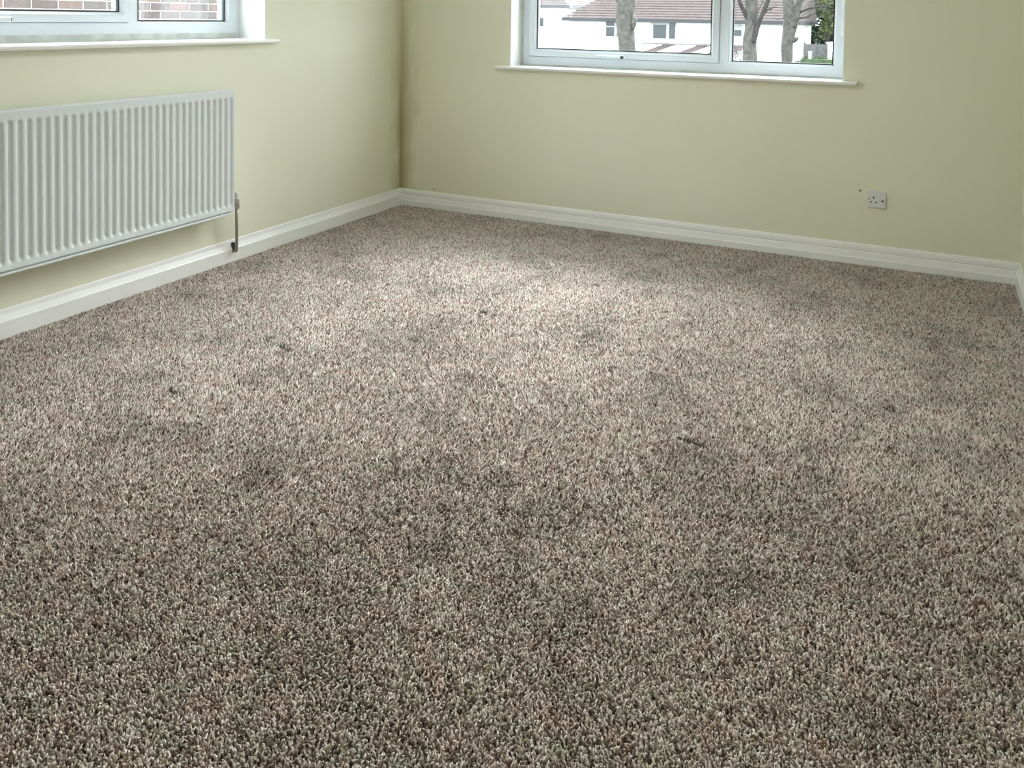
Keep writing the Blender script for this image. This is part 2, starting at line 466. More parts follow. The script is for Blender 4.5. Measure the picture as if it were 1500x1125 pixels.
def carpet_pile(floor):
    """every yarn end of the pile that the room shows: three-sided curled tufts in one mesh"""
    def scatter(pitch, keep):
        nx, ny = int((RW - .03) / pitch), int(4.25 / pitch)
        i, j = np.meshgrid(np.arange(nx), np.arange(ny))
        x = .016 + (i + .5 * (j % 2) + nrg.uniform(-.42, .42, i.shape)) * pitch
        y = -.016 - (j + nrg.uniform(-.42, .42, i.shape)) * pitch
        x, y = x.ravel(), y.ravel()
        k = keep(np.hypot(x - CAM_POS[0], y - CAM_POS[1])) & (x < RW - .014) & (y < -.012)
        # only what can be seen from about the camera's position, with a wide margin
        k &= (x > 1.15 + (y + 3.0) * -.55 - 1.6) & (x < RW)
        return x[k], y[k], np.full(k.sum(), pitch)
    xa, ya, pa = scatter(.0053, lambda d: d + nrg.uniform(-.45, .45, d.shape) < 2.2)
    xb, yb, pb = scatter(.0060, lambda d: d + nrg.uniform(-.45, .45, d.shape) >= 2.2)
    na = len(xa)
    x, y, pt = np.concatenate([xa, xb]), np.concatenate([ya, yb]), np.concatenate([pa, pb])
    n = len(x)
    rad = pt * nrg.uniform(.42, .60, n)
    hgt = .0105 * nrg.uniform(.75, 1.2, n) - .6 * dent_depth(x, y)
    flow = 1.6 * np.sin(x * 2.3 + 1.1 * np.sin(y * 1.7)) + 1.3 * np.cos(y * 2.9 + x * 1.3)
    ang = flow + nrg.uniform(-2.7, 2.7, n)
    lean = pt * nrg.uniform(.4, 1.35, n)
    lx, ly = np.cos(ang) * lean, np.sin(ang) * lean
    a2 = ang + nrg.uniform(-1.2, 1.2, n)
    z0 = np.full(n, -PILE) - .6 * dent_depth(x, y)
    tw = nrg.uniform(0, 6.28, n)
    V = np.empty((n, 7, 3), np.float32)
    for k in range(3):
        t = tw + k * 2.0944
        V[:, k] = np.stack([x + np.cos(t) * rad * .8, y + np.sin(t) * rad * .8, z0], 1)
        t = t + .5
        V[:, 3 + k] = np.stack([x + lx * .45 + np.cos(t) * rad, y + ly * .45 + np.sin(t) * rad, z0 + hgt * .68 + np.cos(t - ang) * rad * -.3], 1)
    V[:, 6] = np.stack([x + lx + np.cos(a2) * pt * .3, y + ly + np.sin(a2) * pt * .3, z0 + hgt], 1)
    # nearer tufts have a bent body and a tip, the distant ones are slimmer cones (far below a pixel)
    V[na:, 0:3, :2] = x[na:, None, None] * np.array([1, 0]) + y[na:, None, None] * np.array([0, 1]) + (V[na:, 3:6, :2] - np.stack([x + lx * .45, y + ly * .45], 1)[na:, None, :]) * 1.25
    b = (np.arange(na) * 7)[:, None]
    quads = np.concatenate([b + np.array([[k, (k + 1) % 3, 3 + (k + 1) % 3, 3 + k]]) for k in range(3)], 0)
    tris = np.concatenate([b + np.array([[3 + k, 3 + (k + 1) % 3, 6]]) for k in range(3)], 0)
    far = V[na:][:, [0, 1, 2, 6]]
    fb_ = (na * 7 + np.arange(n - na) * 4)[:, None]
    tris = np.concatenate([tris] + [fb_ + np.array([[k, (k + 1) % 3, 3]]) for k in range(3)], 0)
    VV = np.concatenate([V[:na].reshape(-1, 3), far.reshape(-1, 3)], 0)
    rep = np.concatenate([np.full(na, 7), np.full(n - na, 4)])
    me = bpy.data.meshes.new('carpet_pile')
    me.vertices.add(len(VV)); me.vertices.foreach_set('co', VV.ravel())
    nl = quads.size + tris.size
    me.loops.add(nl); me.loops.foreach_set('vertex_index', np.concatenate([quads.ravel(), tris.ravel()]).astype(np.int32))
    me.polygons.add(len(quads) + len(tris))
    me.polygons.foreach_set('loop_start', np.concatenate([np.arange(len(quads)) * 4, len(quads) * 4 + np.arange(len(tris)) * 3]).astype(np.int32))
    me.polygons.foreach_set('use_smooth', np.ones(len(quads) + len(tris), bool))
    me.update()
    me.attributes.new('yarn', 'FLOAT', 'POINT').data.foreach_set('value', np.repeat(nrg.random(n).astype(np.float32), rep))
    me.attributes.new('wear_shade', 'FLOAT', 'POINT').data.foreach_set('value', np.repeat(wear_shade_at(x, y).astype(np.float32), rep))
    me.materials.append(M['pile'])
    o = link(bpy.data.objects.new('carpet_pile', me), floor); o['kind'] = 'stuff'
    print('tufts', na, n - na, 'tris', na * 9 + (n - na) * 3)
carpet_pile(carpet())

# skirting boards
SKB = [(0.0, 0.0), (0.020, 0.0), (0.020, 0.036), (0.017, 0.041), (0.011, 0.066), (0.0075, 0.070), (0.0075, 0.0735), (0.011, 0.076), (0.010, 0.094), (0.006, 0.106), (0.0, 0.110)]
SKL = [(0.0, 0.0), (0.019, 0.0), (0.019, 0.066), (0.016, 0.070), (0.007, 0.090), (0.004, 0.108), (0.0, 0.112)]
b = MB().prism(SKB, 0.0, RW, lambda p, q, t: (t, -p, q - .004)).build('baseboard_back', M['skirt'])
tag(b, 'white grooved skirting board below the street window wall', 'skirting', kind='structure')
b = MB().prism(SKL, RY, -0.0, lambda p, q, t: (p, t, q - .004)).build('baseboard_left', M['skirt'])
tag(b, 'white chamfered skirting board below the radiator wall', 'skirting', kind='structure')
b = MB().prism(SKL, RY, -0.0, lambda p, q, t: (RW - p, t, q - .004)).build('baseboard_right', M['skirt'])
tag(b, 'short run of white skirting at the right edge', 'skirting', kind='structure')

# ------------------------------------------------------------------ windows
def glaze(parent, u0, u1, v0, v1, d, f, bead_w=0.018):
    """glazing bead, black gasket and a sealed glass unit inside the rectangle; d = inner face depth"""
    MB().ring(u0, u1, v0, v1, [(0.0, d), (0.004, d - .001), (bead_w, d + .014), (bead_w, d + .024), (0.0, d + .024)], f).build('glazing_bead', M['upvc'], parent)
    g0 = bead_w - .001
    MB().ring(u0 + g0, u1 - g0, v0 + g0, v1 - g0, [(0.0, d + .0125), (0.0065, d + .0125), (0.0065, d + .026), (0.0, d + .026)], f).build('gasket', M['gasket'], parent)
    mb = MB()
    pr = [f(u, v, dd) for dd in (d + .018, d + .042) for (u, v) in ((u0 + .012, v0 + .012), (u1 - .012, v0 + .012), (u1 - .012, v1 - .012), (u0 + .012, v1 - .012))]
    mb.add(pr, [(0, 1, 2, 3), (4, 5, 6, 7), (0, 1, 5, 4), (1, 2, 6, 5), (2, 3, 7, 6), (3, 0, 4, 7)])
    mb.build('pane', M['glass'], parent)
    MB().ring(u0, u1, v0, v1, [(0.0, d + .043), (bead_w - .002, d + .043), (bead_w - .002, d + .052), (bead_w - .010, d + .075), (0.0, d + .078)], f).build('outer_bead', M['upvc'], parent)

def handle(parent, u, v, d, f, sgn=1):
    h = MB().add([], []) or MB()
    hb = MB()
    def bx(mb, a0, a1, b0, b1, c0, c1):
        vs_ = [f(x, z, y) for y in (c0, c1) for (x, z) in ((a0, b0), (a1, b0), (a1, b1), (a0, b1))]
        mb.add(vs_, [(0, 1, 2, 3), (4, 5, 6, 7), (0, 1, 5, 4), (1, 2, 6, 5), (2, 3, 7, 6), (3, 0, 4, 7)])
    bx(hb, u - .038, u + .038, v - .012, v + .012, d - .014, d)
    root = hb.build('handle', M['upvc'], parent, bevel=.003)
    lv = MB(); bx(lv, u - .135 * sgn if sgn > 0 else u - .012, u + .012 if sgn > 0 else u + .135, v - .008, v + .009, d - .042, d - .026)
    bx(lv, u - .012, u + .012, v - .010, v + .010, d - .030, d - .012)
    lv.build('lever', M['upvc'], root, bevel=.003)
    kb = MB(); bx(kb, u + .016, u + .031, v - .0075, v + .0075, d - .019, d - .011); kb.build('lock_button', M['dark'], root, bevel=.002)

def window(name, label, op, frame, d, mull, sash_first, f, sill, origin):
    """op: wall opening; frame: frame rectangle; mull: (m0, m1) mullion; casement lies on the m0 side when sash_first"""
    root = empty(name, origin); tag(root, label, 'window', kind='structure')
    u0, u1, v0, v1 = frame
    fwid = .056
    MB().ring(u0, u1, v0, v1, [(0.0, d), (fwid - .004, d), (fwid, d + .004), (fwid, d + .070), (0.0, d + .070)], f).build('window_frame', M['upvc'], root)
    m0, m1 = mull
    mb = MB()
    prof = [(m0, d + .070), (m0, d + .006), (m0 + .006, d - .001), (m1 - .006, d - .001), (m1, d + .006), (m1, d + .070)]
    mb.prism(prof, v0 + fwid - .006, v1 - fwid + .006, lambda p, q, t: f(p, t, q)).build('mullion', M['upvc'], root)
    return root

# --- street window (back wall)
D = 0.150
w1 = window('window_1', 'wide white plastic street window with casement and fixed pane', BW, (0.822, 2.7555, 0.966, 2.125), D, (2.064, 2.128), True, fb, None, (1.78, 0.15, 0.96))
# opening casement
C0 = (0.868, 2.070, 1.019, 2.078)
sash = MB().ring(*C0, [(0.0, D + .050), (0.0, D - .012), (0.004, D - .015), (0.030, D - .015), (0.030, D + .050)], fb).build('casement', M['upvc'], w1)
glaze(sash, C0[0] + .029, C0[1] - .029, C0[2] + .029, C0[3] - .029, D - .013, fb)
MB().ring(C0[0] - .0035, C0[1] + .0035, C0[2] - .0035, C0[3] + .0035, [(0.0, D + .006), (0.0, D - .002), (.0045, D - .002), (.0045, D + .006)], fb).build('sash_shade_line', M['sash_shade'], sash)  # thin grey ring draws the shade line where the sash steps off the frame
handle(sash, 1.470, 1.031, D - .015, fb)
fx1 = (2.126, 2.7065, 1.0145, 2.076)
glaze(w1, *fx1, D + .002, fb, .0165)
MB().ring(0.806, 2.757, 0.956, 2.14, [(0.0, D + .002), (0.017, D + .004), (0.017, D + .06), (0.0, D + .06)], fb).build('frame_packer', M['timber'], w1)
# white painted reveal boards
MB().box(0.8005, 0.806, 0.0, D + .01, 0.957, 2.14).build('reveal_lining', M['reveal'], w1)
MB().box(2.757, 2.7625, 0.0, D + .01, 0.957, 2.14).build('reveal_lining', M['reveal'], w1)
MB().box(0.806, 2.757, 0.0, D + .01, 2.134, 2.14).build('reveal_lining', M['reveal'], w1)
sp_ = [(D + .01, .936), (-.034, .936), (-.042, .939), (-.045, .9465), (-.042, .954), (-.034, .957), (D + .01, .957)]
mb = MB(); mb.prism(sp_, 0.806, 2.757, lambda p, q, t: (t, p, q))
sl = mb.build('window_sill', M['sill'], w1)
for (a, b_) in ((0.716, 0.806), (2.757, 2.832)):     # sill horns run past the opening, in front of the wall
    MB().prism([(-.0005, .936), (-.034, .936), (-.042, .939), (-.045, .9465), (-.042, .954), (-.034, .957), (-.0005, .957)], a, b_, lambda p, q, t: (t, p, q)).build('sill_horn', M['sill'], sl)

# --- side window (left wall)
w2 = window('window_2', 'white plastic side window looking onto the brick wall', LW, (-3.352, -1.340, 1.1565, 2.125), 0.180, (-2.042, -1.981), True, fl, None, (-.18, -2.35, 1.13))
D2 = 0.180
C1 = (-3.306, -2.036, 1.211, 2.078)
sash2 = MB().ring(*C1, [(0.0, D2 + .050), (0.0, D2 - .012), (0.004, D2 - .015), (0.030, D2 - .015), (0.030, D2 + .050)], fl).build('casement', M['upvc'], w2)
glaze(sash2, C1[0] + .029, C1[1] - .029, C1[2] + .029, C1[3] - .029, D2 - .013, fl)
MB().ring(C1[0] - .0035, C1[1] + .0035, C1[2] - .0035, C1[3] + .0035, [(0.0, D2 + .006), (0.0, D2 - .002), (.0045, D2 - .002), (.0045, D2 + .006)], fl).build('sash_shade_line', M['sash_shade'], sash2)  # same painted shade line round the side casement
handle(sash2, -2.650, 1.222, D2 - .015, fl)
glaze(w2, -1.983, -1.389, 1.199, 2.076, D2 + .002, fl, .0165)
MB().ring(-3.37, -1.318, 1.105, 2.14, [(0.0, D2 + .002), (0.022, D2 + .004), (0.022, D2 + .06), (0.0, D2 + .06)], fl).build('frame_packer', M['upvc'], w2)
mb = MB(); mb.box(-.250, -.176, -3.348, -1.341, 1.124, 1.1565); mb.build('timber_packer', M['timber'], w2)
MB().box(-D2 - .01, -.001, -1.318, -1.3125, 1.126, 2.14).build('reveal_lining', M['reveal'], w2)
MB().box(-D2 - .01, -.001, -3.3755, -3.37, 1.126, 2.14).build('reveal_lining', M['reveal'], w2)
MB().box(-D2 - .01, -.001, -3.37, -1.318, 2.134, 2.14).build('reveal_lining', M['reveal'], w2)
def sill_prof(back): return [(back, 1.104), (.032, 1.104), (.040, 1.107), (.043, 1.115), (.040, 1.123), (.032, 1.126), (back, 1.126)]
sl = MB().prism(sill_prof(-D2 - .01), -3.37, -1.318, lambda p, q, t: (p, t, q)).build('window_sill', M['sill'], w2)
for (a, b_) in ((-3.45, -3.37), (-1.318, -1.246)):
    MB().prism(sill_prof(.0005), a, b_, lambda p, q, t: (p, t, q)).build('sill_horn', M['sill'], sl)

# ------------------------------------------------------------------ radiator
def radiator():
    y0, y1, z0, z1, xf = -3.240, -1.640, 0.285, 0.885, 0.100
    root = empty('radiator', (0.07, (y0 + y1) / 2, z0))
    tag(root, 'long white ribbed panel radiator hung under the side window', 'radiator')
    pitch = 0.0378
    # front panel: flat top and bottom margins, pressed flutes between
    us = []; amp = []
    us.append(y1); amp.append(0)
    y = y1 - 0.010
    while y - pitch > y0 + .008:
        # groove then ridge, going away from the valve end
        for t, a in ((0.0, 0), (.004, .25), (.008, .85), (.011, 1), (.017, 1), (.020, .85), (.024, .25), (.028, 0)):
            us.append(y - t); amp.append(a)
        y -= pitch
    us.append(y0); amp.append(0)
    zz = [(z0, 0), (z0 + .018, 0), (z0 + .024, .15), (z0 + .032, .8), (z0 + .040, 1), (z1 - .052, 1), (z1 - .046, .9), (z1 - .040, .2), (z1 - .034, 0), (z1 - .012, 0)]
    verts = [(xf - .0085 * a * k, u, z) for (z, k) in zz for u, a in zip(us, amp)]
    n = len(us)
    faces = [(j * n + i, j * n + i + 1, (j + 1) * n + i + 1, (j + 1) * n + i) for j in range(len(zz) - 1) for i in range(n - 1)]
    # back face and rim make the pressed sheet a closed body
    bidx = len(verts)
    verts += [(xf - .014, us[0], z0), (xf - .014, us[-1], z0), (xf - .014, us[-1], z1 - .012), (xf - .014, us[0], z1 - .012)]
    faces.append((bidx, bidx + 1, bidx + 2, bidx + 3))
    L = len(zz) - 1
    faces += [tuple(range(n)) + (bidx + 1, bidx), tuple(L * n + i for i in range(n)) + (bidx + 2, bidx + 3)]
    faces += [tuple(j * n for j in range(L + 1)) + (bidx + 3, bidx), tuple(j * n + n - 1 for j in range(L + 1)) + (bidx + 2, bidx + 1)]
    o = mesh_obj('front_panel', verts, faces, M['rad'], root)
    for p in o.data.polygons: p.use_smooth = len(p.vertices) == 4
    try:
        o.data.set_sharp_from_angle(angle=math.radians(50))
    except Exception: pass
    MB().box(.034, .046, y0 + .004, y1 - .004, z0 - .002, z1 - .014).build('back_panel', M['rad'], root, bevel=.003)
    MB().box(.0475, .0845, y0 + .03, y1 - .03, z0 + .03, z1 - .05).build('convector', M['rad'], root)
    for yy in (y0, y1 - .006):
        MB().box(.032, xf - .003, yy, yy + .006, z0 + .006, z1 - .010).build('side_panel', M['rad'], root, bevel=.002)
    # top grille: frame with slots
    g = MB().prism([(.030, z1 - .012), (.030, z1 - .003), (.033, z1), (xf - .003, z1), (xf + .001, z1 - .004), (xf + .001, z1 - .012), (xf - .003, z1 - .012), (xf - .003, z1 - .005), (.036, z1 - .005), (.036, z1 - .012)],
                   y0, y1, lambda p, q, t: (p, t, q)).build('top_grille', M['rad'], root)
    # bottom rolled seam of the panels
    MB().box(xf - .016, xf - .003, y0 + .003, y1 - .003, z0 - .019, z0 - .009).build('bottom_seam', M['rad'], root, bevel=.002)
    MB().box(xf - .018, xf - .013, y0 + .006, y1 - .006, z0 - .018, z0 + .004).build('seam_web', M['rad'], root)
    for yy in (y0 + .25, y1 - .25):
        MB().box(.002, .034, yy - .015, yy + .015, z0 + .05, z1 - .06).build('wall_bracket', M['rad'], root)
    # valve at the right-hand end
    vy, vz, vx = -1.582, 0.318, 0.058
    v = MB().tube([(vx, y1 - .004, vz), (vx, vy, vz)], [.0085, .0085], 12).build('valve', M['chrome'], root, smooth=True)
    MB().tube([(vx, -1.6335, vz), (vx, -1.610, vz)], [.0145, .0145], 6).build('union_nut', M['chrome'], v)
    MB().tube([(vx, vy, vz - .022), (vx, vy, vz - .012), (vx, vy, vz + .014), (vx, vy, vz + .018)], [.011, .013, .013, .010], 14).build('valve_body', M['chrome'], v, smooth=True)
    MB().tube([(vx, vy, vz - .040), (vx, vy, vz - .020)], [.0145, .0145], 6).build('compression_nut', M['chrome'], v)
    MB().tube([(vx, vy, vz + .017), (vx, vy, vz + .040), (vx, vy, vz + .044)], [.0105, .0095, .006], 14).build('lockshield_cap', M['rad'], v, smooth=True)
    pts = [(vx, vy, vz - .03), (vx - .008, vy + .010, .18), (vx - .018, vy + .020, .080), (vx - .019, vy + .021, .062), (vx - .022, vy + .021, .055), (.016, vy + .021, .052)]
    MB().tube(pts, [.0078] * len(pts), 12).build('feed_pipe', M['pipe'], root, smooth=True)
    MB().box(.0095, .0202, vy + .013, vy + .029, .044, .094).build('pipe_notch_shade', M['dark'], root)  # slot is not cut: a dark box on the skirting paints its shade
radiator()

# ------------------------------------------------------------------ wall socket
def socket():
    x0, x1, z0, z1 = 2.899, 2.989, 0.302, 0.389
    root = empty('wall_socket', (2.944, 0.0, z0))
    tag(root, 'white single switched wall socket low on the cream wall', 'socket')
    MB().box(x0, x1, -.011, -.0002, z0, z1).build('faceplate', M['socket'], root, bevel=.004)
    cx, cz = 2.929, 0.342
    MB().box(cx - .0028, cx + .0028, -.0116, -.0105, cz + .010, cz + .021).build('earth_slot', M['dark'], root)
    for s in (-1, 1):
        MB().box(cx + s * .0125 - .0045, cx + s * .0125 + .0045, -.0116, -.0105, cz - .012, cz - .0065).build('pin_slot', M['dark'], root)
    sw = MB().prism([(-.0108, .3275), (-.0165, .3295), (-.0125, .3615), (-.0108, .3625)], 2.9655, 2.9790, lambda p, q, t: (t, p, q)).build('rocker_switch', M['socket'], root)
    MB().box(2.9672, 2.9772, -.0168, -.0150, .3385, .3470).build('switch_marker', M['dark'], sw)
    MB().tube([(2.9065, -.0105, .3455), (2.9065, -.0122, .3455)], [.0034, .0030], 10).build('fixing_screw', M['dark'], root)
    MB().tube([(2.9825, -.0105, .3455), (2.9825, -.0118, .3455)], [.0024, .0022], 10).build('fixing_screw', M['chrome'], root)
socket()

# ------------------------------------------------------------------ blind cord at the right of the street window
def cord():
    root = empty('blind_cord', (2.745, 0.03, 1.17))
    tag(root, 'white beaded blind cord hanging beside the street window frame', 'cord')
    x, y = 2.744, 0.030
    MB().tube([(x, y, 2.13), (x, y, 1.6), (x + .001, y, 1.245)], [.0012] * 3, 6).build('string', M['cord'], root)
    z = 1.25
    bd = None
    while z < 2.1:
        mb = MB().tube([(x, y, z - .0035), (x, y, z - .002), (x, y, z + .002), (x, y, z + .0035)], [.0012, .0032, .0032, .0012], 6)
        if bd is None: bd = MB()
        b_ = len(bd.v); bd.add(mb.v, mb.f)
        z += .012
    o = bd.build('bead_chain', M['cord'], root, smooth=True); o['kind'] = 'stuff'
    MB().tube([(x, y, 1.195), (x, y, 1.199), (x, y, 1.232), (x, y, 1.247)], [.004, .0075, .006, .0025], 10).build('toggle', M['cord'], root, smooth=True)
cord()

# ------------------------------------------------------------------ fill light added on the unseen ceiling to brighten the room
def fill_light(x, y, label):
    root = empty('fill_light', (x, y, RH)); tag(root, label, 'added fill light')
    def lathe(prof, seg=28):
        mb = MB(); n = len(prof)
        vs_ = [(x + r * math.cos(2 * math.pi * k / seg), y + r * math.sin(2 * math.pi * k / seg), z) for k in range(seg) for (r, z) in prof]
        fs = [(k * n + i, ((k + 1) % seg) * n + i, ((k + 1) % seg) * n + i + 1, k * n + i + 1) for k in range(seg) for i in range(n - 1)]
        fs.append(tuple(k * n for k in range(seg))); fs.append(tuple(k * n + n - 1 for k in range(seg)))
        mb.add(vs_, fs); return mb
    lathe([(.23, RH), (.24, RH - .012), (.235, RH - .03), (.215, RH - .034)]).build('rim', M['upvc'], root, smooth=True)
    lathe([(.214, RH - .034), (.205, RH - .058), (.15, RH - .078), (.06, RH - .086)]).build('fill_dome', M['opal'], root, smooth=True)
fill_light(1.7, -2.35, 'round fill light added on the ceiling, out of view')

# ------------------------------------------------------------------ outdoors: neighbour's brick wall
GZ = -3.2
def brick_wall():
    root = empty('brick_house', (-3.05, 1.0, GZ))
    tag(root, 'brick side wall of the next house, through the side window', 'house')
    Y0, Y1, Z1 = -4.0, 4.5, 2.9
    MB().box(-3.35, -3.0545, Y0, Y1, GZ, Z1).build('mortar_wall', M['mortar'], root)
    L, H, J = 0.215, 0.065, 0.010
    me = bpy.data.meshes.new('brick')
    bm = bmesh.new(); bmesh.ops.create_cube(bm, size=1.0)
    bmesh.ops.scale(bm, vec=(.05, L, H), verts=bm.verts)
    bmesh.ops.bevel(bm, geom=[e for e in bm.edges], offset=.003, segments=1, affect='EDGES')
    bm.to_mesh(me); bm.free(); me.materials.append(M['brick'])
    base = 1.263 + J / 2
    rest = MB(); n = 0
    for r in range(-59, 22):
        z = base + r * .075 + H / 2
        off = 0.855 if r % 2 == 0 else 0.855 + .1125
        k = math.ceil((Y0 - off) / .225)
        while off + k * .225 + L < Y1:
            yc = off + k * .225 + J / 2 + L / 2
            jit = rng.uniform(-.0025, .0025)
            if -4 <= r <= 6 and -1.9 < yc < 3.9 and n < 300:
                o = bpy.data.objects.new('brick', me); link(o, root)
                o.location = (-3.075 + jit + 3.05, yc - 1.0, z - GZ); n += 1
            else:
                rest.box(-3.09, -3.05 + jit, yc - L / 2, yc + L / 2, z - H / 2, z + H / 2)
            k += 1
    o = rest.build('brickwork', M['brick'], root); o['kind'] = 'stuff'
brick_wall()

# ------------------------------------------------------------------ outdoors: ground, houses, trees
def ground():
    ys = [0.6, 8, 20, 30, 40, 46, 50, 120]; zs = [GZ, GZ, GZ, GZ + .2, GZ + 1.0, -1.75, -1.5, -1.2]
    verts = [(x, y, z) for y, z in zip(ys, zs) for x in (-90, -30, 30, 90)]
    fs = [(j * 4 + i, j * 4 + i + 1, j * 4 + i + 5, j * 4 + i + 4) for j in range(len(ys) - 1) for i in range(3)]
    o = mesh_obj('ground', verts, fs, M['lawn'], None)
    tag(o, 'rough ground between the street window and the houses', 'ground', kind='structure')
ground()

def hip_roof(root, x0, x1, y0, y1, ze, pitch, mat, ov=.35, gable=False):
    """stepped tile courses on all four slopes of a hipped roof"""
    x0 -= ov; x1 += ov; y0 -= ov; y1 += ov
    run = (y1 - y0) / 2; t = math.tan(pitch); rise = run * t
    mb = MB(); n = int(rise / .17); dz = rise / n
    for i in range(n):
        a, b = i / n * run, (i + 1) / n * run
        za, zb = ze + i * dz, ze + (i + 1) * dz
        up_ = .045
        g = 0 if gable else 1
        q = [(x0 + a, y0 + a), (x1 - a * g, y0 + a), (x1 - a * g, y1 - a), (x0 + a, y1 - a)]
        p = [(x0 + b, y0 + b), (x1 - b * g, y0 + b), (x1 - b * g, y1 - b), (x0 + b, y1 - b)]
        vs_ = [(u, v, za) for u, v in q] + [(u, v, za + up_) for u, v in q] + [(u, v, zb) for u, v in p]
        fs = []
        for k in range(4):
            k2 = (k + 1) % 4
            fs += [(k, k2, 4 + k2, 4 + k), (4 + k, 4 + k2, 8 + k2, 8 + k)]
        mb.add(vs_, fs)
    o = mb.build('roof_tiles', mat, root); o['kind'] = 'stuff'
    g = MB().ring(x0 - .06, x1 + .06, y0 - .06, y1 + .06, [(0, ze - .20), (.12, ze - .20), (.12, ze + .01), (0, ze + .01)], lambda u, v, d: (u, v, d)).build('gutter', M['fascia'], root)
    return o

def house_window(root, x0, x1, z0, z1, y, lights):
    """frame standing a little proud of the wall with a pane per light; lights: list of (u0, u1, v0, v1) in 0..1"""
    fr = MB(); fr.box(x0 - .06, x1 + .06, y - .06, y + .02, z0 - .06, z1 + .06)
    o = fr.build('window', M['wframe'], root)
    for (a, b, c, d) in lights:
        MB().box(x0 + a * (x1 - x0), x0 + b * (x1 - x0), y - .075, y - .05, z0 + c * (z1 - z0), z0 + d * (z1 - z0)).build('pane', M['wglass'], o)
    MB().box(x0 - .1, x1 + .1, y - .14, y, z0 - .13, z0 - .06).build('ledge', M['render'], o)

def houses():
    r = empty('white_house', (-12.7, 52.0, -1.8))
    tag(r, 'white rendered house with brown hipped roof, opposite the street window', 'house', 'houses across the street')
    MB().box(-20.2, -4.95, 52.0, 60.0, -2.2, 1.10).build('wall', M['render'], r)
    hip_roof(r, -20.2, -4.95, 52.0, 60.0, 1.20, math.radians(36), M['tile'], gable=True)
    house_window(r, -17.40, -16.0, -.02, 1.0, 52.0, [(0, .42, 0, .62), (0, .42, .70, 1), (.55, 1, 0, 1)])
    house_window(r, -14.15, -12.55, -.07, .97, 52.0, [(.06, .62, 0, .88), (.74, 1, 0, 1)])
    house_window(r, -9.7, -8.2, .22, .86, 52.0, [(0, .46, 0, 1), (.54, 1, 0, .6)])
    # lean-to with alternating tiled and white strips
    lt = MB()
    y0, y1, z0, z1 = 49.8, 52.0, -1.15, -.50
    MB().box(-15.2, -9.4, 50.1, 52.0, -2.2, -1.2).build('porch_wall', M['render'], r)
    xs = [-16.0, -14.6, -13.7, -12.3, -11.4, -10.4, -9.2]
    for i in range(len(xs) - 1):
        a, b = xs[i], xs[i + 1]
        sh = 1.3
        MB().add([], []) if False else None
        pm = MB(); v = [(a, y0, z0), (b, y0, z0), (b + sh, y1, z1), (a + sh, y1, z1)]
        v2 = [(x, y, z + .06) for x, y, z in v]
        pm.add(v + v2, [(0, 3, 2, 1), (4, 5, 6, 7), (0, 1, 5, 4), (1, 2, 6, 5), (2, 3, 7, 6), (3, 0, 4, 7)])
        pm.build('porch_roof_panel', M['render'] if i % 2 == 0 else M['tile2'], r)
    MB().box(-14.8, -7.9, 51.85, 52.0, -.47, -.36).build('porch_flashing', M['fence'], r)

    r = empty('neighbouring_house', (-30.0, 58.0, -1.8))
    tag(r, 'white house with pinkish roof at the far left of the street window', 'house', 'houses across the street')
    MB().box(-38.0, -22.9, 58.0, 66.0, -2.2, 2.1).build('wall', M['render'], r)
    hip_roof(r, -38.0, -22.9, 58.0, 66.0, 2.15, math.radians(33), M['tile2'])
    house_window(r, -26.2, -24.3, .5, 1.15, 58.0, [(0, .44, 0, 1), (.56, .72, 0, 1)])

    r = empty('small_white_building', (-2.2, 54.0, -1.5))
    tag(r, 'small white flat-roofed building beside the hedge', 'outbuilding')
    MB().box(-3.15, .6, 54.0, 56.5, -1.9, -.18).build('wall', M['render'], r)
    MB().box(-3.25, .7, 53.9, 56.6, -.18, -.08).build('roof_slab', M['render'], r)
    house_window(r, -2.65, -1.2, -1.0, -.42, 54.0, [(0, .46, 0, .55), (0, .46, .68, 1), (.54, 1, 0, .55), (.54, 1, .68, 1)])
houses()

def garden():
    root = empty('garden_fence', (-4.1, 55.2, -1.45)); tag(root, 'weathered grey panel fence in front of the evergreen', 'fence')
    for i in range(2):
        x = -4.70 + i * .72
        MB().box(x, x + .64, 55.2, 55.25, -1.5, -.25).build('fence_panel', M['fence'], root)
    for i in range(3):
        x = -4.74 + i * .72
        MB().box(x - .05, x + .05, 55.17, 55.28, -1.5, -.15).build('post', M['fence'], root)
    p = empty('gate_post', (-4.05, 52.6, -1.45)); tag(p, 'slim white post standing by the fence', 'post')
    MB().box(-4.12, -3.97, 52.55, 52.7, -1.5, -.72).build('shaft', M['render'], p, bevel=.01)
    MB().box(-4.15, -3.94, 52.52, 52.73, -.72, -.66).build('cap', M['render'], p, bevel=.01)
    # drive
    mb = MB(); mb.prism([(-6.5, -1.60), (-4.2, -1.60), (-3.6, -1.42), (-6.0, -1.42)], 0, 1, lambda a, z, t: (a, 46.5 + (z + 1.6) * 26 + t * 0, z + t * .03))
    dv = mesh_obj('driveway', [(-6.6, 46.4, -1.72), (-3.9, 46.4, -1.72), (-4.7, 53.0, -1.28), (-6.0, 53.0, -1.28), (-6.6, 46.4, -1.78), (-3.9, 46.4, -1.78), (-4.7, 53.0, -1.5), (-6.0, 53.0, -1.5)],
                  [(0, 1, 2, 3), (4, 7, 6, 5), (0, 4, 5, 1), (1, 5, 6, 2), (2, 6, 7, 3), (3, 7, 4, 0)], M['drive'])
    tag(dv, 'pinkish paved driveway beside the hedge', 'driveway', kind='structure')

